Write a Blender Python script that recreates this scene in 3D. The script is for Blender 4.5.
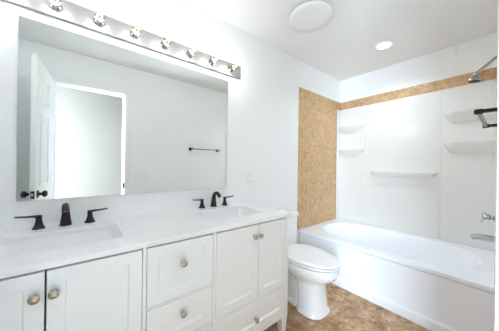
import bpy, bmesh, math
from mathutils import Vector, Matrix

# ------------------------------------------------------------------ camera, world, lights, exposure
SC = bpy.context.scene
COL = SC.collection
PI = math.pi
for o in list(bpy.data.objects):
    bpy.data.objects.remove(o)

YAW, ROLL = math.radians(51.101), math.radians(0.768)
cd = bpy.data.cameras.new('camera')
cam = bpy.data.objects.new('camera', cd)
COL.objects.link(cam)
cd.sensor_width = 36.0
cd.sensor_fit = 'HORIZONTAL'
cd.lens = 36.0 * 209.0 / 499.0
cd.clip_start = 0.01
F = Vector((math.cos(YAW), math.sin(YAW), 0))
R0 = Vector((math.sin(YAW), -math.cos(YAW), 0))
U0 = Vector((0, 0, 1))
Rc = R0 * math.cos(ROLL) + U0 * math.sin(ROLL)
Uc = U0 * math.cos(ROLL) - R0 * math.sin(ROLL)
M = Matrix((Rc, Uc, -F)).transposed().to_4x4()
M.translation = Vector((0, -1.56, 1.195))
cam.matrix_world = M
SC.camera = cam

w = bpy.data.worlds.new('world')
SC.world = w
w.use_nodes = True
w.node_tree.nodes['Background'].inputs[0].default_value = (0.80, 0.90, 1.0, 1)
w.node_tree.nodes['Background'].inputs[1].default_value = 1.0

SC.view_settings.view_transform = 'Standard'
SC.view_settings.look = 'None'
SC.view_settings.gamma = 1.0
SC.view_settings.exposure = 0.61
SC.cycles.max_bounces = 20
SC.cycles.diffuse_bounces = 16
SC.cycles.glossy_bounces = 6
SC.cycles.transparent_max_bounces = 12
SC.cycles.caustics_reflective = False
SC.cycles.caustics_refractive = False

BULB_W = 1.02
CAN_W = 3.4
HALL_W = 315.0


def area(name, loc, rot, sx, sy, power, color):
    l = bpy.data.lights.new(name, 'AREA')
    l.shape = 'RECTANGLE'
    l.size, l.size_y = sx, sy
    l.energy = power
    l.color = color
    o = bpy.data.objects.new(name, l)
    COL.objects.link(o)
    o.location = loc
    o.rotation_euler = rot
    return o


# added fill light through the doorway, set at an invented hall window
area('hall_fill_light', (-1.58, -2.25, 1.30), (0, math.radians(-90), 0), 1.7, 0.95, HALL_W, (0.67, 0.835, 1.0))



# ------------------------------------------------------------------ materials
def mat(name, color, rough=0.5, metal=0.0, var=0.03, scale=6.0, bump=0.0, bscale=80.0, coat=0.0, spec=0.5):
    m = bpy.data.materials.new(name)
    m.use_nodes = True
    nt = m.node_tree
    b = nt.nodes['Principled BSDF']
    b.inputs['Roughness'].default_value = rough
    b.inputs['Metallic'].default_value = metal
    b.inputs['Specular IOR Level'].default_value = spec
    b.inputs['Coat Weight'].default_value = coat
    tc = nt.nodes.new('ShaderNodeTexCoord')
    n = nt.nodes.new('ShaderNodeTexNoise')
    n.inputs['Scale'].default_value = scale
    n.inputs['Detail'].default_value = 4
    nt.links.new(tc.outputs['Object'], n.inputs['Vector'])
    r = nt.nodes.new('ShaderNodeValToRGB')
    c0 = [max(0, c * (1 - var)) for c in color]
    c1 = [min(1, c * (1 + var)) for c in color]
    r.color_ramp.elements[0].position = 0.3
    r.color_ramp.elements[1].position = 0.7
    r.color_ramp.elements[0].color = (*c0, 1)
    r.color_ramp.elements[1].color = (*c1, 1)
    nt.links.new(n.outputs['Fac'], r.inputs['Fac'])
    nt.links.new(r.outputs['Color'], b.inputs['Base Color'])
    if bump:
        n2 = nt.nodes.new('ShaderNodeTexNoise')
        n2.inputs['Scale'].default_value = bscale
        n2.inputs['Detail'].default_value = 3
        nt.links.new(tc.outputs['Object'], n2.inputs['Vector'])
        bp = nt.nodes.new('ShaderNodeBump')
        bp.inputs['Strength'].default_value = bump
        bp.inputs['Distance'].default_value = 0.004
        nt.links.new(n2.outputs['Fac'], bp.inputs['Height'])
        nt.links.new(bp.outputs['Normal'], b.inputs['Normal'])
    return m


def mix_ramp(nt, src, stops):
    r = nt.nodes.new('ShaderNodeValToRGB')
    e = r.color_ramp.elements
    while len(e) < len(stops):
        e.new(0.5)
    for k, (p, c) in enumerate(stops):
        e[k].position = p
        e[k].color = (*c, 1)
    nt.links.new(src, r.inputs['Fac'])
    return r.outputs['Color']


def mixc(nt, fac, a, b, mode='MIX'):
    m = nt.nodes.new('ShaderNodeMix')
    m.data_type = 'RGBA'
    m.blend_type = mode
    for sock, v in ((m.inputs[0], fac), (m.inputs[6], a), (m.inputs[7], b)):
        if hasattr(v, 'links'):
            nt.links.new(v, sock)
        elif isinstance(v, (int, float)):
            sock.default_value = v
        else:
            sock.default_value = (*v, 1)
    return m.outputs[2]


def grid_mask(nt, vec, tile, ax, ay, rot=0.0, width=0.004):
    """1 on the joint lines of a square grid laid over two object axes"""
    mp = nt.nodes.new('ShaderNodeMapping')
    mp.inputs['Rotation'].default_value = (0, 0, rot)
    nt.links.new(vec, mp.inputs['Vector'])
    s = nt.nodes.new('ShaderNodeSeparateXYZ')
    nt.links.new(mp.outputs['Vector'], s.inputs[0])
    outs, cells = [], []
    for ax_ in (ax, ay):
        d = nt.nodes.new('ShaderNodeMath'); d.operation = 'DIVIDE'
        nt.links.new(s.outputs[ax_], d.inputs[0]); d.inputs[1].default_value = tile
        fr = nt.nodes.new('ShaderNodeMath'); fr.operation = 'FRACT'
        nt.links.new(d.outputs[0], fr.inputs[0])
        fl = nt.nodes.new('ShaderNodeMath'); fl.operation = 'FLOOR'
        nt.links.new(d.outputs[0], fl.inputs[0])
        lt = nt.nodes.new('ShaderNodeMath'); lt.operation = 'LESS_THAN'
        nt.links.new(fr.outputs[0], lt.inputs[0]); lt.inputs[1].default_value = width / tile
        outs.append(lt.outputs[0]); cells.append(fl.outputs[0])
    mx = nt.nodes.new('ShaderNodeMath'); mx.operation = 'MAXIMUM'
    nt.links.new(outs[0], mx.inputs[0]); nt.links.new(outs[1], mx.inputs[1])
    cb = nt.nodes.new('ShaderNodeCombineXYZ')
    nt.links.new(cells[0], cb.inputs[0]); nt.links.new(cells[1], cb.inputs[1])
    wn = nt.nodes.new('ShaderNodeTexWhiteNoise'); wn.noise_dimensions = '3D'
    nt.links.new(cb.outputs[0], wn.inputs['Vector'])
    return mx.outputs[0], wn.outputs['Value']


def base_mat(name, rough):
    m = bpy.data.materials.new(name)
    m.use_nodes = True
    nt = m.node_tree
    b = nt.nodes['Principled BSDF']
    b.inputs['Roughness'].default_value = rough
    tc = nt.nodes.new('ShaderNodeTexCoord')
    return m, nt, b, tc.outputs['Object']


def noise(nt, vec, scale, detail=5, rough=0.6, dist=0.0):
    n = nt.nodes.new('ShaderNodeTexNoise')
    n.inputs['Scale'].default_value = scale
    n.inputs['Detail'].default_value = detail
    n.inputs['Roughness'].default_value = rough
    n.inputs['Distortion'].default_value = dist
    nt.links.new(vec, n.inputs['Vector'])
    return n.outputs['Fac']


def floor_material():
    m, nt, b, v = base_mat('slate_look_vinyl', 0.42)
    big = mix_ramp(nt, noise(nt, v, 7.0, 8, 0.72, 0.6),
                   [(0.30, (0.16, 0.085, 0.045)), (0.42, (0.45, 0.245, 0.12)), (0.53, (0.60, 0.39, 0.215)), (0.60, (0.60, 0.43, 0.28)), (0.68, (0.70, 0.61, 0.52))])
    fine = mix_ramp(nt, noise(nt, v, 22, 6, 0.75, 0.5), [(0.38, (0.36, 0.32, 0.29)), (0.58, (1.0, 1.0, 1.0))])
    c = mixc(nt, 0.75, big, fine, 'MULTIPLY')
    joint, cell = grid_mask(nt, v, 0.305, 0, 1, 0.0, 0.005)
    tint = mix_ramp(nt, cell, [(0.0, (0.80, 0.72, 0.65)), (0.5, (1.0, 0.95, 0.88)), (1.0, (1.0, 1.0, 1.0))])
    c = mixc(nt, 0.85, c, tint, 'MULTIPLY')
    jf = nt.nodes.new('ShaderNodeMath'); jf.operation = 'MULTIPLY'
    nt.links.new(joint, jf.inputs[0]); jf.inputs[1].default_value = 0.45
    c = mixc(nt, jf.outputs[0], c, (0.46, 0.34, 0.24))
    nt.links.new(c, b.inputs['Base Color'])
    return m


def tile_material():
    m, nt, b, v = base_mat('tan_travertine_tile', 0.4)
    a = mix_ramp(nt, noise(nt, v, 24, 6, 0.7, 0.5),
                 [(0.30, (0.43, 0.26, 0.13)), (0.46, (0.61, 0.40, 0.21)), (0.60, (0.70, 0.49, 0.28)), (0.75, (0.78, 0.60, 0.39))])
    sp = mix_ramp(nt, noise(nt, v, 85, 4, 0.7), [(0.38, (0.74, 0.66, 0.56)), (0.55, (1, 1, 1))])
    c = mixc(nt, 0.65, a, sp, 'MULTIPLY')
    pat = mix_ramp(nt, noise(nt, v, 5, 4), [(0.35, (0.90, 0.86, 0.80)), (0.65, (1, 1, 1))])
    c = mixc(nt, 0.8, c, pat, 'MULTIPLY')
    joint, cell = grid_mask(nt, v, 1.165, 1, 2, 0.0, 0.005)
    jf = nt.nodes.new('ShaderNodeMath'); jf.operation = 'MULTIPLY'
    nt.links.new(joint, jf.inputs[0]); jf.inputs[1].default_value = 0.5
    c = mixc(nt, jf.outputs[0], c, (0.48, 0.33, 0.19))
    nt.links.new(c, b.inputs['Base Color'])
    return m


def quartz_material():
    m, nt, b, v = base_mat('white_veined_quartz', 0.16)
    vein = mix_ramp(nt, noise(nt, v, 3.2, 8, 0.62, 1.6),
                    [(0.44, (0.92, 0.925, 0.93)), (0.495, (0.905, 0.91, 0.92)), (0.52, (0.92, 0.925, 0.93)), (1.0, (0.925, 0.93, 0.935))])
    nt.links.new(vein, b.inputs['Base Color'])
    return m


def mirror_material():
    m, nt, b, v = base_mat('silvered_mirror_glass', 0.0)
    b.inputs['Metallic'].default_value = 1.0
    c = mix_ramp(nt, noise(nt, v, 1.5), [(0.0, (0.93, 0.96, 0.945)), (1.0, (0.935, 0.965, 0.95))])
    nt.links.new(c, b.inputs['Base Color'])
    return m


def emit_material(name, color, strength):
    m = bpy.data.materials.new(name)
    m.use_nodes = True
    nt = m.node_tree
    nt.nodes.remove(nt.nodes['Principled BSDF'])
    e = nt.nodes.new('ShaderNodeEmission')
    e.inputs[0].default_value = (*color, 1)
    e.inputs[1].default_value = strength
    nt.links.new(e.outputs[0], nt.nodes['Material Output'].inputs[0])
    return m


def clear_glass_material(name, tint=(1, 1, 1), refl=1.0):
    m = bpy.data.materials.new(name)
    m.use_nodes = True
    nt = m.node_tree
    nt.nodes.remove(nt.nodes['Principled BSDF'])
    t = nt.nodes.new('ShaderNodeBsdfTransparent')
    t.inputs[0].default_value = (*tint, 1)
    g = nt.nodes.new('ShaderNodeBsdfGlossy')
    g.inputs['Roughness'].default_value = 0.03
    lw = nt.nodes.new('ShaderNodeLayerWeight')
    lw.inputs['Blend'].default_value = 0.25
    ml = nt.nodes.new('ShaderNodeMath')
    ml.operation = 'MULTIPLY'
    ml.inputs[1].default_value = 0.22 * refl
    nt.links.new(lw.outputs['Facing'], ml.inputs[0])
    mx = nt.nodes.new('ShaderNodeMixShader')
    nt.links.new(ml.outputs[0], mx.inputs[0])
    nt.links.new(t.outputs[0], mx.inputs[1])
    nt.links.new(g.outputs[0], mx.inputs[2])
    nt.links.new(mx.outputs[0], nt.nodes['Material Output'].inputs[0])
    return m


WALL = mat('white_wall_paint', (0.915, 0.925, 0.93), 0.6, var=0.008, scale=3, bump=0.05, bscale=120)
CEIL = mat('white_ceiling_paint', (0.79, 0.785, 0.775), 0.8, var=0.01, scale=3, bump=0.12, bscale=90)
TRIM = mat('white_trim_paint', (0.91, 0.915, 0.915), 0.35, var=0.006)
FLOOR = floor_material()
TILE = tile_material()
QUARTZ = quartz_material()
MIRROR = mirror_material()
CAB = mat('white_satin_cabinet_paint', (0.905, 0.92, 0.93), 0.34, var=0.008)
PORC = mat('white_porcelain', (0.91, 0.915, 0.92), 0.08, var=0.006, coat=0.3)
ACRYL = mat('white_acrylic', (0.89, 0.915, 0.96), 0.14, var=0.006)
SURR = mat('off_white_surround_plastic', (0.77, 0.76, 0.735), 0.2, var=0.008)
BRONZE = mat('oil_rubbed_bronze', (0.035, 0.030, 0.032), 0.28, 0.7, var=0.25, scale=40)
NICKEL = mat('champagne_nickel', (0.50, 0.455, 0.37), 0.28, 1.0, var=0.06, scale=60)
CHROME = mat('polished_chrome', (0.50, 0.51, 0.53), 0.10, 1.0, var=0.03)
BRUSHED = mat('brushed_nickel', (0.42, 0.385, 0.35), 0.28, 1.0, var=0.06, scale=50)
BARMET = mat('bright_steel_light_bar', (0.55, 0.54, 0.535), 0.40, 1.0, var=0.03, scale=30)
BARFIN = mat('brown_satin_metal', (0.27, 0.245, 0.225), 0.3, 1.0, var=0.06, scale=50)
DARKFACE = mat('dark_grey_rubber', (0.03, 0.03, 0.034), 0.6, var=0.2, scale=60)
PLASTIC = mat('white_plastic', (0.90, 0.905, 0.905), 0.35, var=0.01)
SOCKET = mat('satin_chrome_socket', (0.45, 0.44, 0.43), 0.12, 1.0, var=0.05, scale=80)
VENTP = mat('white_vent_plastic', (0.79, 0.785, 0.775), 0.5, var=0.01)  # same tone as the ceiling paint
SLOT = mat('dark_slot', (0.03, 0.03, 0.03), 0.7, var=0.1)
GLASS = clear_glass_material('clear_bulb_glass', (1.0, 0.93, 0.88))
CLEAR = clear_glass_material('clear_plastic', (0.98, 0.99, 0.99))
FILAMENT = emit_material('glowing_filament', (1.0, 0.58, 0.42), 1.6)
LEDLENS = emit_material('lit_lens', (1.0, 0.97, 0.92), 9.0)
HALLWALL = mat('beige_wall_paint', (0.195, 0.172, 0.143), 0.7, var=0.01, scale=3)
CARPET = mat('beige_carpet', (0.55, 0.50, 0.43), 0.95, var=0.12, scale=90, bump=0.3, bscale=300)


# ------------------------------------------------------------------ mesh helpers
class MB:
    """collects shapes (in room coordinates) into one mesh"""

    def __init__(self):
        self.bm = bmesh.new()

    def box(self, x0, x1, y0, y1, z0, z1):
        v = [self.bm.verts.new(p) for p in ((x0, y0, z0), (x1, y0, z0), (x1, y1, z0), (x0, y1, z0),
                                            (x0, y0, z1), (x1, y0, z1), (x1, y1, z1), (x0, y1, z1))]
        for f in ((0, 3, 2, 1), (4, 5, 6, 7), (0, 1, 5, 4), (1, 2, 6, 5), (2, 3, 7, 6), (3, 0, 4, 7)):
            self.bm.faces.new([v[i] for i in f])
        return self

    def loft(self, rings, cap0=True, cap1=True, closed=True):
        vs = [[self.bm.verts.new(p) for p in r] for r in rings]
        n = len(rings[0])
        for a, b in zip(vs[:-1], vs[1:]):
            for i in range(n if closed else n - 1):
                j = (i + 1) % n
                self.bm.faces.new((a[i], a[j], b[j], b[i]))
        if cap0:
            self.bm.faces.new(list(reversed(vs[0])))
        if cap1:
            self.bm.faces.new(vs[-1])
        return self

    def lathe(self, origin, axis, prof, seg=24):
        """prof: list of (distance along axis, radius)"""
        ax = Vector(axis).normalized()
        t = Vector((0, 0, 1)) if abs(ax.z) < 0.9 else Vector((1, 0, 0))
        a = ax.cross(t).normalized()
        b = ax.cross(a).normalized()
        o = Vector(origin)
        rings = []
        for d, r in prof:
            r = max(r, 1e-4)
            rings.append([o + ax * d + (a * math.cos(2 * PI * k / seg) + b * math.sin(2 * PI * k / seg)) * r for k in range(seg)])
        return self.loft(rings)

    def tube(self, pts, rad, seg=14):
        """round tube through points, rad a number or one per point"""
        P = [Vector(p) for p in pts]
        n = len(P)
        rs = [rad] * n if isinstance(rad, (int, float)) else list(rad)
        T = []
        for i in range(n):
            T.append((P[min(i + 1, n - 1)] - P[max(i - 1, 0)]).normalized())
        ref = Vector((1, 0, 0)) if abs(T[0].x) < 0.9 else Vector((0, 0, 1))
        a = (ref - T[0] * ref.dot(T[0])).normalized()
        rings = []
        for i in range(n):
            a = (a - T[i] * a.dot(T[i])).normalized()
            b = T[i].cross(a)
            rr = rs[i] if isinstance(rs[i], (tuple, list)) else (rs[i], rs[i])
            rings.append([P[i] + a * math.cos(2 * PI * k / seg) * rr[0] + b * math.sin(2 * PI * k / seg) * rr[1] for k in range(seg)])
        return self.loft(rings)

    def plate(self, outer, holes, z0, z1):
        """horizontal slab with holes"""
        bm = self.bm
        edges = []
        loops = [outer] + holes
        for lp in loops:
            vs = [bm.verts.new((x, y, z1)) for x, y in lp]
            for i in range(len(vs)):
                edges.append(bm.edges.new((vs[i], vs[(i + 1) % len(vs)])))
        res = bmesh.ops.triangle_fill(bm, use_beauty=True, use_dissolve=False, edges=edges)
        faces = [g for g in res['geom'] if isinstance(g, bmesh.types.BMFace)]
        ext = bmesh.ops.extrude_face_region(bm, geom=faces, use_keep_orig=True)
        bmesh.ops.translate(bm, vec=(0, 0, z0 - z1), verts=[g for g in ext['geom'] if isinstance(g, bmesh.types.BMVert)])
        return self


def wpos(o):
    p = Vector((0, 0, 0))
    while o is not None:
        p += o.location
        o = o.parent
    return p


def link(name, mb, m, parent=None, at=None, bevel=0.0, smooth=True, seg=2, angle=35):
    """one mesh object out of an MB; at = its origin (room coordinates)"""
    org = Vector(at) if at is not None else (wpos(parent) if parent is not None else Vector((0, 0, 0)))
    bm = mb.bm
    bmesh.ops.recalc_face_normals(bm, faces=bm.faces[:])
    for v in bm.verts:
        v.co -= org
    if smooth:
        for f in bm.faces:
            f.smooth = True
    me = bpy.data.meshes.new(name)
    bm.to_mesh(me)
    bm.free()
    me.materials.append(m)
    o = bpy.data.objects.new(name, me)
    COL.objects.link(o)
    if parent is not None:
        o.parent = parent
        o.location = org - wpos(parent)
    else:
        o.location = org
    if bevel:
        md = o.modifiers.new('bevel', 'BEVEL')
        md.width = bevel
        md.segments = seg
        md.limit_method = 'ANGLE'
        md.angle_limit = math.radians(angle)
        md.harden_normals = False
    if smooth:
        try:
            me.set_sharp_from_angle(angle=math.radians(40))
        except Exception:
            pass
    return o


def thing(name, label, cat, loc, group=None):
    o = bpy.data.objects.new(name, None)
    COL.objects.link(o)
    o.location = loc
    o.empty_display_size = 0.05
    return tag(o, label, cat, group)


def tag(o, label, cat, group=None):
    o['label'] = label
    o['category'] = cat
    if group:
        o['group'] = group
    return o


def struct(name, mb, m, bevel=0.0, at=None):
    o = link(name, mb, m, at=at, bevel=bevel, smooth=False)
    o['kind'] = 'structure'
    return o


# ------------------------------------------------------------------ room shell
XW, XE = -0.53, 2.956          # end walls
YS = -1.56                     # wall with the doorway, facing the mirror wall at y = 0
YT = -1.510                    # plumbing wall at the foot of the tub
ZC = 2.449
DX0, DX1, DZ = -0.235, 0.430, 2.08   # doorway
XT = 2.018                     # tub front

struct('floor', MB().box(XW - .1, XE + .1, YS - .1, .1, -.1, 0), FLOOR)
struct('ceiling', MB().box(XW - .1, XE + .1, YS - .1, .1, ZC, ZC + .1), CEIL)
struct('wall_north', MB().box(XW - .1, XE + .1, 0, .1, 0, ZC), WALL)
struct('wall_east', MB().box(XE, XE + .1, YS - .1, 0, 0, ZC), WALL)
struct('wall_west', MB().box(XW - .1, XW, YS - .1, 0, 0, ZC), WALL)
struct('wall_south', MB().box(XW, DX0 - .02, YS - .1, YS, 0, ZC).box(DX1 + .02, XE, YS - .1, YS, 0, ZC)
       .box(DX0 - .02, DX1 + .02, YS - .1, YS, DZ + .02, ZC), WALL)
struct('wall_plumbing', MB().box(1.985, XE, YS, YT, 0, ZC), WALL)

# tan tile behind and around the tub surround
struct('trim_1', MB().box(1.993, XE - .001, -.008, 0, .448, 2.126), TILE)
struct('trim_2', MB().box(XE - .008, XE, YT + .001, -.0085, .448, 2.126), TILE)
struct('trim_3', MB().box(2.30, XE - .0085, YT, YT + .004, 2.03, 2.126), TILE)

# doorway lining and casings (both sides)
jm = MB().box(DX0 - .02, DX0, YS - .1, YS, 0, DZ).box(DX1, DX1 + .02, YS - .1, YS, 0, DZ).box(DX0 - .02, DX1 + .02, YS - .1, YS, DZ, DZ + .02)
jm.box(DX0, DX0 + .012, YS - .09, YS - .045, 0, DZ).box(DX1 - .012, DX1, YS - .09, YS - .045, 0, DZ).box(DX0, DX1, YS - .09, YS - .045, DZ - .012, DZ)
struct('trim_4', jm, TRIM)
cs = MB().box(DX0 - .075, DX0 - .006, YS, YS + .010, 0, DZ + .07).box(DX1 + .006, DX1 + .065, YS, YS + .010, 0, DZ + .07).box(DX0 - .006, DX1 + .006, YS, YS + .010, DZ + .006, DZ + .07)
struct('trim_5', cs, TRIM, bevel=.003)
cs = MB().box(DX0 - .075, DX0 - .006, YS - .115, YS - .1, 0, DZ + .07).box(DX1 + .006, DX1 + .075, YS - .115, YS - .1, 0, DZ + .07).box(DX0 - .006, DX1 + .006, YS - .115, YS - .1, DZ + .006, DZ + .07)
struct('trim_6', cs, TRIM, bevel=.003)
sp = link('strike_plate', MB().box(DX1 - .003, DX1, YS - .042, YS - .003, .885, .955).box(DX1 - .010, DX1 + .004, YS - .003, YS + .012, .885, .945), DARKFACE, bpy.data.objects['trim_4'])

struct('baseboard_north', MB().box(1.17, 2.000, -.012, 0, 0, .085), TRIM, bevel=.003)
struct('baseboard_south', MB().box(DX1 + .07, 1.98, YS, YS + .012, 0, .085), TRIM, bevel=.003)
struct('baseboard_west', MB().box(XW, XW + .012, YS + .01, -.62, 0, .085), TRIM, bevel=.003)

# the room beyond the doorway, seen in the mirror
HY = -2.85
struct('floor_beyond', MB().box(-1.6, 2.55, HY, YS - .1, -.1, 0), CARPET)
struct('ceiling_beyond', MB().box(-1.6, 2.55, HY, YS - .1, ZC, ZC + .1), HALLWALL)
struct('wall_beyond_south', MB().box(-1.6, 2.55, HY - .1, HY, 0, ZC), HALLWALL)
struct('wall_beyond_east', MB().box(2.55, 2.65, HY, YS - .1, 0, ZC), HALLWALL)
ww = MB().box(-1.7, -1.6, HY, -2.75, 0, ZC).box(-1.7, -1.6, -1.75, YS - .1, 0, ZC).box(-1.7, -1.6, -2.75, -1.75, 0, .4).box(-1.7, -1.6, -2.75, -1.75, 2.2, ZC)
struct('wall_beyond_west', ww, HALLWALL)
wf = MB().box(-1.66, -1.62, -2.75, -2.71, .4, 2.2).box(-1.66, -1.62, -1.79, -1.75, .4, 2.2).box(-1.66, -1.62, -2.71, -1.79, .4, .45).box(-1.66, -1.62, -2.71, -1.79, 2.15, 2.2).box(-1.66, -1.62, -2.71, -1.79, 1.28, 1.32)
struct('added_window_1', wf, TRIM)  # unseen window, added as a place for the fill light
struct('baseboard_beyond', MB().box(-1.6, 2.5, HY, HY + .012, 0, .085), TRIM)


# ------------------------------------------------------------------ the open door (six panels, swung in at a right angle)
def panel_face(mb, y0, y1, z0, z1, x, out):
    """raised field inside a sunk groove, on a door face at x, out = +1/-1"""
    def ring(e, dx):
        return [(x + out * dx, y0 + e, z0 + e), (x + out * dx, y1 - e, z0 + e), (x + out * dx, y1 - e, z1 - e), (x + out * dx, y0 + e, z1 - e)]
    mb.loft([ring(0, .0), ring(.004, .008), ring(.012, .008), ring(.022, .0005), ring(.040, .005)], cap0=False)


dx0, dx1 = -.262, -.227
dy0, dy1 = YS + .012, YS + .012 + .705
db = MB().box(dx0, dx1, dy0, dy1, .012, 2.065)
door = struct('door_1', db, TRIM, bevel=.002, at=(dx1, dy0, 0.012))
pm = MB()
for out, x in ((1, dx1), (-1, dx0)):
    for ya, yb in ((dy0 + .11, dy0 + .325), (dy0 + .385, dy0 + .60)):
        for za, zb in ((.20, .80), (1.00, 1.62), (1.72, 1.94)):
            panel_face(pm, ya, yb, za, zb, x, out)
link('panel_moulding', pm, TRIM, door)
kz, ky = .935, dy1 - .06
for out, x in ((1, dx1), (-1, dx0)):
    link('door_knob', MB().lathe((x, ky, kz), (out, 0, 0), [(0, .032), (.006, .032), (.009, .014), (.026, .011), (.030, .020), (.040, .027), (.052, .027), (.060, .018), (.062, .002)]), BRONZE, door)
link('latch_plate', MB().box(dx0 + .006, dx1 - .006, dy1, dy1 + .002, kz - .03, kz + .03), BRONZE, door)
link('latch_bolt', MB().box(dx0 + .011, dx1 - .011, dy1 + .002, dy1 + .010, kz - .011, kz + .011), NICKEL, door)
door.rotation_euler.z = math.radians(4.5)      # stands a little past square


# ------------------------------------------------------------------ vanity cabinet
VY = -.580                      # face of the cabinet
VX0, VX1 = -.415, 1.156
VT, VB = .836, .135             # top and bottom of the carcass
van = thing('vanity_cabinet', 'long white shaker double vanity with doors and drawers under the mirror', 'vanity', ((VX0 + VX1) / 2, VY / 2, 0))


def shaker(mb, x0, x1, z0, z1, yf, th=.019, w=.047, dep=.010):
    """one shaker front: flat frame with a sunk centre panel"""
    def r(e, y):
        return [(x0 + e, y, z0 + e), (x1 - e, y, z0 + e), (x1 - e, y, z1 - e), (x0 + e, y, z1 - e)]
    mb.loft([r(0, yf + th), r(0, yf + .001), r(.001, yf), r(w, yf), r(w + .005, yf + dep), r(w + .006, yf + dep)])
    return mb


def knob(x, z, parent, s=1.0):
    link('knob', MB().lathe((x, VY, z), (0, -1, 0), [(0, .0095 * s), (.002, .0095 * s), (.004, .0055 * s), (.012, .0055 * s), (.015, .012 * s), (.019, .0165 * s), (.023, .0175 * s), (.027, .0155 * s), (.030, .009 * s), (.031, .001)]), NICKEL, parent)


# carcass with its face frame (openings left behind the fronts)
stiles = [(VX0, -.389), (.2115, .226), (.5535, .569), (1.129, VX1)]
cb = MB()
cb.box(VX0, VX0 + .018, VY + .02, -.004, VB, VT).box(VX1 - .018, VX1, VY + .02, -.004, VB, VT)
cb.box(VX0 + .018, VX1 - .018, -.02, -.004, VB, VT).box(VX0 + .018, VX1 - .018, VY + .03, -.02, VB, VB + .018)
for a, b in stiles:
    cb.box(a, b, VY, VY + .02, VB, VT)
for a, b in ((-.389, .2115), (.226, .5535), (.569, 1.129)):
    cb.box(a, b, VY, VY + .02, VB, .160)
    cb.box(a, b, VY + .001, VY + .02, .3555, .3635)
cb.box(.226, .5535, VY + .001, VY + .02, .556, .564)
link('carcass', cb, CAB, van, bevel=.0012)
GAP = .0030


def front(kind, x0, x1, z0, z1, kx, kz):
    f = link(kind, shaker(MB(), x0 + GAP, x1 - GAP, z0 + GAP, z1 - GAP, VY), CAB, van, at=((x0 + x1) / 2, VY, z0))
    knob(kx, kz, f, 0.86)
    return f


front('door', -.389, -.0888, .3635, .830, -.1135, .752)
front('door', -.0888, .2115, .3635, .830, -.0665, .752)
front('drawer', -.389, .2115, .160, .3555, -.0888, .258)
front('drawer', .226, .5535, .564, .830, .386, .725)
front('drawer', .226, .5535, .3635, .556, .388, .485)
front('drawer', .226, .5535, .160, .3555, .391, .258)
front('door', .569, .873, .3635, .830, .832, .759)
front('door', .873, 1.129, .3635, .830, .877, .759)
front('drawer', .569, 1.129, .160, .3555, .850, .245)
for x in (VX0 + .03, .219, .561, VX1 - .028):
    for y in (VY + .028, -.05):
        a, b = .027, .019
        link('leg', MB().loft([[(x - b, y - b, 0), (x + b, y - b, 0), (x + b, y + b, 0), (x - b, y + b, 0)],
                               [(x - a, y - a, VB), (x + a, y - a, VB), (x + a, y + a, VB), (x - a, y + a, VB)]]), CAB, van, bevel=.002)


# countertop with two basin openings
def rrect(x0, x1, y0, y1, r, n=6):
    pts = []
    for cx, cy, a0 in ((x1 - r, y1 - r, 0), (x0 + r, y1 - r, PI / 2), (x0 + r, y0 + r, PI), (x1 - r, y0 + r, 1.5 * PI)):
        for k in range(n + 1):
            a = a0 + PI / 2 * k / n
            pts.append((cx + r * math.cos(a), cy + r * math.sin(a)))
    return pts


CT = .860
S = [(-.285, .160), (.622, 1.048)]
SY0, SY1 = -.455, -.150
ctm = MB().plate([(-.428, -.589), (1.166, -.589), (1.166, -.002), (-.428, -.002)], [rrect(a, b, SY0, SY1, .035) for a, b in S], VT + .001, CT)
tag(link('countertop', ctm, QUARTZ, at=(.35, -.3, VT), bevel=.0025, smooth=False), 'white veined quartz countertop running the length of the vanity', 'countertop')

for (a, b), lab in zip(S, ('white rectangular undermount sink farthest from the toilet', 'white rectangular undermount sink nearest the toilet')):
    cx = (a + b) / 2
    sk = thing('bathroom_sink', lab, 'sink', (cx, (SY0 + SY1) / 2, VT - .15), 'undermount vanity sinks')
    rings = []
    for e, z in ((-.010, VT), (-.004, VT - .001), (.004, VT - .02), (.012, VT - .09), (.028, VT - .118), (.06, VT - .130)):
        rr = max(.02, .04 - e * .1)
        rings.append([(x, y, z) for x, y in rrect(a - .004 + e, b + .004 - e, SY0 - .004 + e, SY1 + .004 - e, rr)])
    out = [[(x, y, z) for x, y in rrect(a - .012, b + .012, SY0 - .012, SY1 + .012, .04)] for z in (VT - .14, VT)]
    link('basin', MB().loft(out + rings), PORC, sk)
    link('drain', MB().lathe((cx, -.30, VT - .131), (0, 0, 1), [(0, .022), (.003, .022), (.004, .016), (.0025, .012), (.0025, .001)]), BRONZE, sk)


# widespread bronze faucets
def faucet(x, lab):
    y = -.062
    f = thing('bathroom_faucet', lab, 'faucet', (x, y, CT), 'bronze widespread faucets')
    base = [(0, .027), (.004, .027), (.007, .0235), (.012, .022)]
    pts, rad = [], []
    for k in range(15):
        t = k / 14
        # rises, arches forward and down
        a = PI * 1.12 * t
        if t < .32:
            u = t / .32
            pts.append((x, y + .004 - .004 * u, CT + .010 + .058 * u)); rad.append(.0245 - .0080 * u)
        else:
            u = (t - .32) / .68
            aa = PI * .86 * u
            pts.append((x, y - .047 + .047 * math.cos(aa), CT + .068 + .044 * math.sin(aa))); rad.append((.0165 - .0030 * u, .0165 - .003 * u))
    link('spout', MB().lathe((x, y + .004, CT), (0, 0, 1), base).tube(pts, rad, 18), BRONZE, f)
    for s in (-1, 1):
        hx = x + s * .1035
        h = link('handle', MB().lathe((hx, y, CT), (0, 0, 1), [(0, .026), (.004, .026), (.008, .022), (.020, .0165), (.040, .0125), (.058, .012), (.064, .0135), (.068, .010), (.069, .001)]), BRONZE, f)
        link('lever', MB().tube([(hx - s * .004, y, CT + .060), (hx + s * .018, y - .002, CT + .064), (hx + s * .045, y - .006, CT + .066), (hx + s * .070, y - .009, CT + .069), (hx + s * .084, y - .011, CT + .071)],
                                [(.009, .010), (.006, .0095), (.0045, .0095), (.0042, .009), (.003, .006)], 12), BRONZE, h)
    return f


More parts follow.
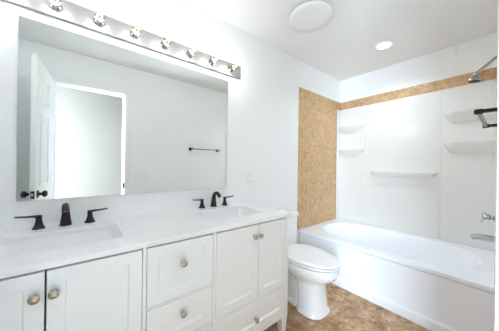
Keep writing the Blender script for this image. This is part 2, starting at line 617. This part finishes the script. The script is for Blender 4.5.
faucet(-.060, 'dark bronze widespread faucet at the sink farthest from the toilet')
faucet(.842, 'dark bronze arched widespread faucet at the sink nearest the toilet')

# ------------------------------------------------------------------ mirror with clips
MX0, MX1, MZ0, MZ1 = -.252, 1.001, .998, 1.936
mir = thing('wall_mirror', 'large frameless wall mirror above the double vanity', 'mirror', ((MX0 + MX1) / 2, -.001, MZ0))
link('mirror_glass', MB().box(MX0, MX1, -.006, -.001, MZ0, MZ1), MIRROR, mir, bevel=.0008, smooth=False)
for x, z, dz in ((-.10, MZ1, 1), (.83, MZ1, 1), (-.10, MZ0, -1), (.83, MZ0, -1)):
    link('mirror_clip', MB().box(x - .007, x + .007, -.009, -.0005, z - .007 if dz > 0 else z - .013, z + .013 if dz > 0 else z + .007)
         .lathe((x, -.009, z + dz * .007), (0, -1, 0), [(0, .004), (.002, .004), (.0025, .001)], 10), CLEAR, mir)
for x, z in ((MX0, 1.47), (MX1, 1.47)):
    s = -1 if x == MX0 else 1
    link('mirror_clip', MB().box(min(x - s * .006, x + s * .011), max(x - s * .006, x + s * .011), -.009, -.0005, z - .008, z + .008), CLEAR, mir)

# ------------------------------------------------------------------ light bar
LZ, LX0, LX1 = 2.040, -.415, 1.125
bar = thing('vanity_light_bar', 'long bright metal light bar with clear globe bulbs above the mirror', 'light fixture', ((LX0 + LX1) / 2, 0, LZ))
link('back_plate', MB().box(LX0, LX1, -.020, -.001, LZ - .055, LZ + .055), BARMET, bar, bevel=.003)
for k in range(8):
    x = 1.018 - .1885 * k
    so = link('socket', MB().lathe((x, -.020, LZ), (0, -1, 0), [(0, .027), (.004, .027), (.006, .0215), (.046, .0215), (.050, .023), (.054, .023), (.054, .017), (.040, .015)]), SOCKET, bar, at=(x, -.02, LZ))
    c = (x, -.030, LZ)
    gl = link('bulb', MB().lathe(c, (0, -1, 0), [(.034, .0130), (.046, .0135), (.052, .018), (.060, .0265), (.072, .0315), (.082, .0325), (.092, .0310), (.102, .0260), (.109, .0180), (.113, .0080), (.1135, .0005)]), GLASS, so)
    fl = link('filament', MB().tube([(x - .010, -.085, LZ - .004), (x - .006, -.098, LZ + .004), (x, -.102, LZ + .006), (x + .006, -.098, LZ + .004), (x + .010, -.085, LZ - .004)], .0065, 10)
              .tube([(x - .008, -.060, LZ), (x - .010, -.085, LZ - .004)], .001, 6).tube([(x + .008, -.060, LZ), (x + .010, -.085, LZ - .004)], .001, 6), FILAMENT, so)
    l = bpy.data.lights.new('bulb_light', 'POINT')
    l.energy = BULB_W
    l.color = (0.84, 0.94, 1.0)
    l.shadow_soft_size = .028
    lo = bpy.data.objects.new('bulb_light', l)
    COL.objects.link(lo)
    lo.location = (x, -.118, LZ)

# ------------------------------------------------------------------ ceiling fixtures
fx, fy = 1.462, -.522
vent = thing('ceiling_vent', 'round white ceiling fan vent cover above the toilet', 'vent', (fx, fy, ZC))
link('cover', MB().lathe((fx, fy, ZC), (0, 0, -1), [(0.012, .150), (.014, .166), (.024, .172), (.034, .168), (.040, .158), (.042, .12), (.042, .001)], 48), VENTP, vent)
link('mounting_ring', MB().lathe((fx, fy, ZC), (0, 0, -1), [(.0005, .140), (.012, .140)], 40), VENTP, vent)
rx, ry = 2.414, -.745
can = thing('recessed_light', 'lit round recessed downlight in the ceiling above the tub', 'ceiling light', (rx, ry, ZC))
link('trim_ring', MB().lathe((rx, ry, ZC), (0, 0, -1), [(.0005, .082), (.004, .082), (.007, .075), (.005, .060), (.0005, .058)], 40), PLASTIC, can)
link('lens', MB().lathe((rx, ry, ZC), (0, 0, -1), [(.001, .0575), (.003, .0575), (.0035, .055), (.0035, .001)], 36), LEDLENS, can)
l = bpy.data.lights.new('downlight', 'AREA')
l.shape = 'DISK'; l.size = .12; l.spread = math.radians(135); l.energy = CAN_W; l.color = (0.78, 0.91, 1.0)
lo = bpy.data.objects.new('downlight', l)
COL.objects.link(lo)
lo.location = (rx, ry, ZC - .006)

# ------------------------------------------------------------------ bathtub
TZ = .445
TX1, TY0, TY1 = XE - .010, YT + .001, -.010
tub = thing('bathtub', 'white alcove bathtub with a flat front apron beside the toilet', 'bathtub', ((XT + TX1) / 2, (TY0 + TY1) / 2, 0))


def sup(cx, cy, hx, hy, n, z, seg=64):
    r = []
    for k in range(seg):
        a = 2 * PI * k / seg
        c, s = math.cos(a), math.sin(a)
        r.append((cx + hx * math.copysign(abs(c) ** (2 / n), c), cy + hy * math.copysign(abs(s) ** (2 / n), s), z))
    return r


bcx, bcy = 2.478, -.766
hx, hy = .358, .672
ring0 = sup(bcx, bcy, hx, hy, 2.9, TZ)
tm = MB()
tm.plate([(XT, TY0), (TX1, TY0), (TX1, TY1), (XT, TY1)], [[(p[0], p[1]) for p in ring0]], TZ - .004, TZ)
tm.loft([ring0, sup(bcx, bcy, hx - .010, hy - .010, 2.9, TZ - .006), sup(bcx, bcy, hx - .020, hy - .022, 2.9, TZ - .025), sup(bcx, bcy - .02, hx - .045, hy - .070, 2.9, TZ - .13),
         sup(bcx, bcy - .045, hx - .070, hy - .125, 2.9, TZ - .26), sup(bcx, bcy - .055, hx - .095, hy - .155, 2.8, TZ - .31), sup(bcx, bcy - .06, hx - .14, hy - .21, 2.6, TZ - .325)], cap0=False)
tm.box(XT + .036, TX1, TY1 - .012, TY1, 0, TZ - .004).box(XT + .036, TX1, TY0, TY0 + .012, 0, TZ - .004).box(TX1 - .01, TX1, TY0 + .012, TY1 - .012, .2, TZ - .004)
link('tub_body', tm, ACRYL, tub, smooth=True)
prof = [(XT + .034, TZ - .0045), (XT, TZ - .0045), (XT - .002, TZ - .008), (XT - .002, TZ - .026), (XT + .001, TZ - .031), (XT + .030, TZ - .032),
        (XT + .030, TZ - .040), (XT + .014, TZ - .041), (XT + .014, .082), (XT + .010, .074), (XT + .000, .068), (XT - .002, .062), (XT - .002, 0), (XT + .034, 0)]
link('apron', MB().loft([[(x, TY1, z) for x, z in prof], [(x, TY0, z) for x, z in prof]]), ACRYL, tub, smooth=True)
ov = link('overflow_plate', MB().lathe((2.478, -1.356, .335), (0, 1, .18), [(0, .032), (.004, .032), (.007, .026), (.008, .004), (.008, .001)]), BRUSHED, tub)
link('drain', MB().lathe((2.478, -1.12, TZ - .3245), (0, 0, 1), [(0, .03), (.003, .03), (.004, .022), (.004, .001)]), CHROME, tub)

# ------------------------------------------------------------------ tub surround
sur = thing('tub_surround', 'glossy off-white wall surround with moulded shelves behind the bathtub', 'tub surround', (XE, (TY0 + TY1) / 2, TZ))
ST, SB = 2.014, TZ + .001
SX = XE - .009
SYL, SYR = -.0095, -1.5055
lc = MB().box(SX - .020, SX, -.370, SYL, SB, ST)
lc.box(2.845, SX - .020, SYL - .010, SYL, SB, ST)
link('corner_column', lc, SURR, sur, bevel=.006, seg=3)
rc = MB().box(SX - .020, SX, SYR, -1.113, SB, ST)
link('corner_column', rc, SURR, sur, bevel=.006, seg=3)
link('centre_panel', MB().box(SX - .010, SX, -1.1125, -.3705, SB, ST - .001), SURR, sur, bevel=.002)


def shelf(y0, y1, z, reach, drop, name='shelf', xw=SX - .020, n=30):
    """moulded shelf along the back wall: flat top, rounded front lip, underside sweeping back and down to the wall;
    reach(t) and drop(t) run from y0 (t=0) to y1 (t=1)"""
    mb = MB()
    rings = []
    for k in range(n + 1):
        t = k / n
        y = y0 + (y1 - y0) * t
        d, h = max(reach(t), .003), max(drop(t), .003)
        lip = min(.012, h * .4)
        rings.append([(xw + .001, y, z), (xw - d * .90, y, z), (xw - d, y, z - lip * .35), (xw - d, y, z - lip), (xw - d * .80, y, z - lip - (h - lip) * .38),
                      (xw - d * .45, y, z - lip - (h - lip) * .78), (xw - d * .12, y, z - h), (xw + .001, y, z - h - .004)])
    mb.loft(rings)
    return link(name, mb, SURR, sur)


def ramp(t, a, b):
    """0 at both ends, 1 in between, rising over a and falling over b"""
    u = min(1, t / a) if a else 1
    v = min(1, (1 - t) / b) if b else 1
    return math.sin(PI / 2 * u) * math.sin(PI / 2 * v)


for z in (1.765, 1.437):
    shelf(SYL - .011, -.362, z, lambda t: .030 + .030 * ramp(t, .2, .5) if t < .97 else .02, lambda t: .105 * (.72 + .28 * ramp(t, .45, 0)) * ramp(t, 0, .52))
for z in (1.764, 1.460):
    shelf(-1.135, -1.500, z, lambda t: .020 + .062 * ramp(t, .25, 0), lambda t: .112 * ramp(t, .2, 0))
shelf(-.425, -1.092, 1.146, lambda t: .020 + .045 * ramp(t, .10, .10), lambda t: .066 * ramp(t, .09, .09), 'soap_ledge', xw=SX - .010, n=40)

# ------------------------------------------------------------------ shower head, valve, tub spout
PW = YT + .006
sx_ = 2.50
sh = thing('overhead_shower', 'brushed metal shower head on a bent arm above the tub', 'shower head', (sx_, PW, 2.075))
link('shower_arm', MB().lathe((sx_, PW, 2.062), (0, 1, 0), [(0, .028), (.004, .027), (.010, .014), (.011, .010)])
     .tube([(sx_, PW, 2.062), (sx_, PW + .010, 2.061), (sx_, PW + .024, 2.050), (sx_, PW + .046, 2.028), (sx_, PW + .075, 2.003), (sx_, PW + .114, 1.974)], .0105), BRUSHED, sh)
AX = (0, .22, -1)
link('spray_head', MB().lathe((sx_, PW + .112, 1.980), AX, [(0, .013), (.004, .018), (.012, .020), (.022, .018), (.030, .023), (.046, .031), (.058, .038), (.068, .039), (.071, .036), (.071, .001)], 28), BRUSHED, sh)
link('spray_face', MB().lathe((sx_, PW + .112, 1.980), AX, [(.0712, .0365), (.076, .035), (.078, .027), (.078, .001)], 28), DARKFACE, sh)

vl = thing('shower_valve', 'chrome tub valve handle on the wall above the spout', 'valve', (sx_, PW, .812))
link('escutcheon', MB().lathe((sx_, PW, .812), (0, 1, 0), [(0, .042), (.004, .041), (.010, .030), (.014, .016), (.030, .014)]), CHROME, vl)
link('valve_handle', MB().lathe((sx_, PW + .028, .812), (0, 1, 0), [(0, .016), (.006, .026), (.034, .027), (.046, .020), (.048, .001)])
     .tube([(sx_ - .012, PW + .056, .816), (sx_ - .022, PW + .068, .802), (sx_ - .030, PW + .076, .772)], [.009, .008, .007], 10)
     .tube([(sx_, PW + .050, .828), (sx_, PW + .074, .842)], [.009, .007], 10), CHROME, vl)
ts = thing('tub_spout', 'chrome tub spout on the wall below the valve handle', 'tub spout', (sx_, PW, .645))
link('spout_body', MB().lathe((sx_, PW, .648), (0, 1, 0), [(0, .030), (.004, .029), (.008, .024)])
     .tube([(sx_, PW, .648), (sx_, PW + .040, .648), (sx_, PW + .085, .645), (sx_, PW + .112, .640), (sx_, PW + .130, .630)], [.026, .026, .025, .023, .019], 18), CHROME, ts)

# ------------------------------------------------------------------ toilet
TXc = 1.532
toi = thing('toilet', 'white two-piece toilet with lid down between the vanity and bathtub', 'toilet', (TXc, -.35, 0))


def egg(hw, yb, yf, z, yc=None, n=40, p=2.0, pb=2.4):
    yc = (yb + yf) / 2 + .04 if yc is None else yc
    r = []
    for k in range(n):
        a = 2 * PI * k / n
        c, s = math.cos(a), math.sin(a)
        q = pb if s > 0 else p
        x = hw * math.copysign(abs(c) ** (2 / q), c)
        y = yc + (yb - yc if s > 0 else yc - yf) * math.copysign(abs(s) ** (2 / q), s)
        r.append((TXc + x, y, z))
    return r


bw = MB()
# front pedestal rising into the bowl
bw.loft([egg(.134, -.425, -.658, 0, p=2.9), egg(.132, -.425, -.656, .016, p=2.9), egg(.121, -.43, -.642, .034, p=2.8), egg(.116, -.43, -.633, .14, p=2.7), egg(.115, -.42, -.630, .225, p=2.5),
         egg(.122, -.38, -.642, .256, p=2.3), egg(.143, -.32, -.682, .280), egg(.166, -.28, -.725, .312), egg(.181, -.255, -.748, .348), egg(.186, -.25, -.746, .380), egg(.182, -.25, -.754, .394)])
# narrower rear foot, trapway and tank shelf
bw.loft([[(TXc + x, y, z) for x, y in rrect(-.105, .105, -.45, -.10, .03)] for z in (0, .03)])
bw.loft([[(TXc + x, y, z) for x, y in rrect(-.072, .072, -.44, -.11, .03)] for z in (.025, .30)])
for s in (-1, 1):
    bw.tube([(TXc + s * .062, -.36, .24), (TXc + s * .066, -.30, .27), (TXc + s * .066, -.22, .25), (TXc + s * .066, -.17, .18), (TXc + s * .066, -.16, .03)], .040, 14)
bw.loft([[(TXc + x, y, z) for x, y in rrect(-.150 - e, .150 + e, -.36, -.03, .04)] for z, e in ((.285, -.05), (.33, 0), (.375, .02), (.392, .02))])
link('bowl', bw, PORC, toi, bevel=.003)


def slab(prof, **kw):
    return MB().loft([egg(hw, yb, yf, z, yc=-.46) for hw, yb, yf, z in prof])


link('seat', slab([(.140, -.306, -.700, .3940), (.140, -.306, -.700, .4010), (.184, -.254, -.746, .4018), (.187, -.251, -.750, .406), (.186, -.252, -.749, .413), (.180, -.258, -.754, .416), (.170, -.268, -.742, .4165)]), PLASTIC, toi)
link('lid', slab([(.130, -.306, -.690, .4165), (.130, -.306, -.690, .4232), (.186, -.246, -.748, .4240), (.188, -.243, -.752, .429), (.186, -.245, -.750, .438), (.178, -.253, -.752, .443), (.13, -.30, -.70, .4455), (.05, -.38, -.60, .446)]), PLASTIC, toi)
for x in (TXc - .075, TXc + .075):
    link('hinge', MB().box(x - .02, x + .02, -.262, -.236, .394, .428), PLASTIC, toi, bevel=.006)
tk = [[(TXc + x, y, z) for x, y in rrect(-hw, hw, yf, -.020, .035)] for z, hw, yf in ((.393, .185, -.195), (.41, .200, -.205), (.56, .210, -.212), (.692, .214, -.216))]
link('tank', MB().loft(tk), PORC, toi, bevel=.004)
tl = [[(TXc + x, y, z) for x, y in rrect(-.221 + e, .221 - e, -.226 + e, -.014 - e, .035)] for z, e in ((.6925, .004), (.696, 0), (.722, 0), (.730, .006), (.733, .02))]
link('tank_lid', MB().loft(tl), PORC, toi)
link('flush_lever', MB().lathe((TXc - .155, -.213, .665), (0, -1, 0), [(0, .014), (.006, .013), (.012, .008), (.020, .007)])
     .tube([(TXc - .158, -.230, .665), (TXc - .12, -.236, .662), (TXc - .085, -.236, .656)], [.007, .006, .005], 10), CHROME, toi)

# ------------------------------------------------------------------ towel bar on the doorway wall
tbz = 1.438
tb = thing('towel_bar', 'dark bronze towel bar on the wall facing the mirror', 'towel bar', (1.557, YS, tbz))
link('bar', MB().tube([(1.325, YS + .083, tbz), (1.79, YS + .083, tbz)], .0085, 14), BARFIN, tb)
for x in (1.320, 1.795):
    link('post', MB().lathe((x, YS, tbz), (0, 1, 0), [(0, .026), (.006, .026), (.010, .013), (.016, .0085), (.068, .0085), (.072, .0118), (.092, .0118), (.096, .008), (.097, .001)], 20), BRONZE, tb)

# ------------------------------------------------------------------ switch and outlet
sw = thing('light_switch', 'white three-gang switch plate beside the doorway, seen in the mirror', 'light switch', (.635, YS, 1.045))
link('plate', MB().box(.550, .720, YS, YS + .008, .987, 1.103), PLASTIC, sw, bevel=.003)
for x in (.588, .635, .682):
    link('toggle', MB().box(x - .016, x + .016, YS + .008, YS + .013, 1.012, 1.078), PLASTIC, sw, bevel=.002)
ol = thing('wall_outlet', 'white duplex outlet on the wall between mirror and tan tile', 'outlet', (1.267, 0, 1.071))
link('plate', MB().box(1.232, 1.302, -.006, -.0005, 1.014, 1.128), PLASTIC, ol, bevel=.003)
for z in (1.045, 1.097):
    rcpt = link('receptacle', MB().lathe((1.267, -.006, z), (0, -1, 0), [(0, .0165), (.002, .0165), (.0025, .015), (.0025, .001)]), PLASTIC, ol)
    link('slot', MB().box(1.260, 1.262, -.0089, -.0086, z - .004, z + .006).box(1.272, 1.274, -.0089, -.0086, z - .004, z + .006), SLOT, rcpt)
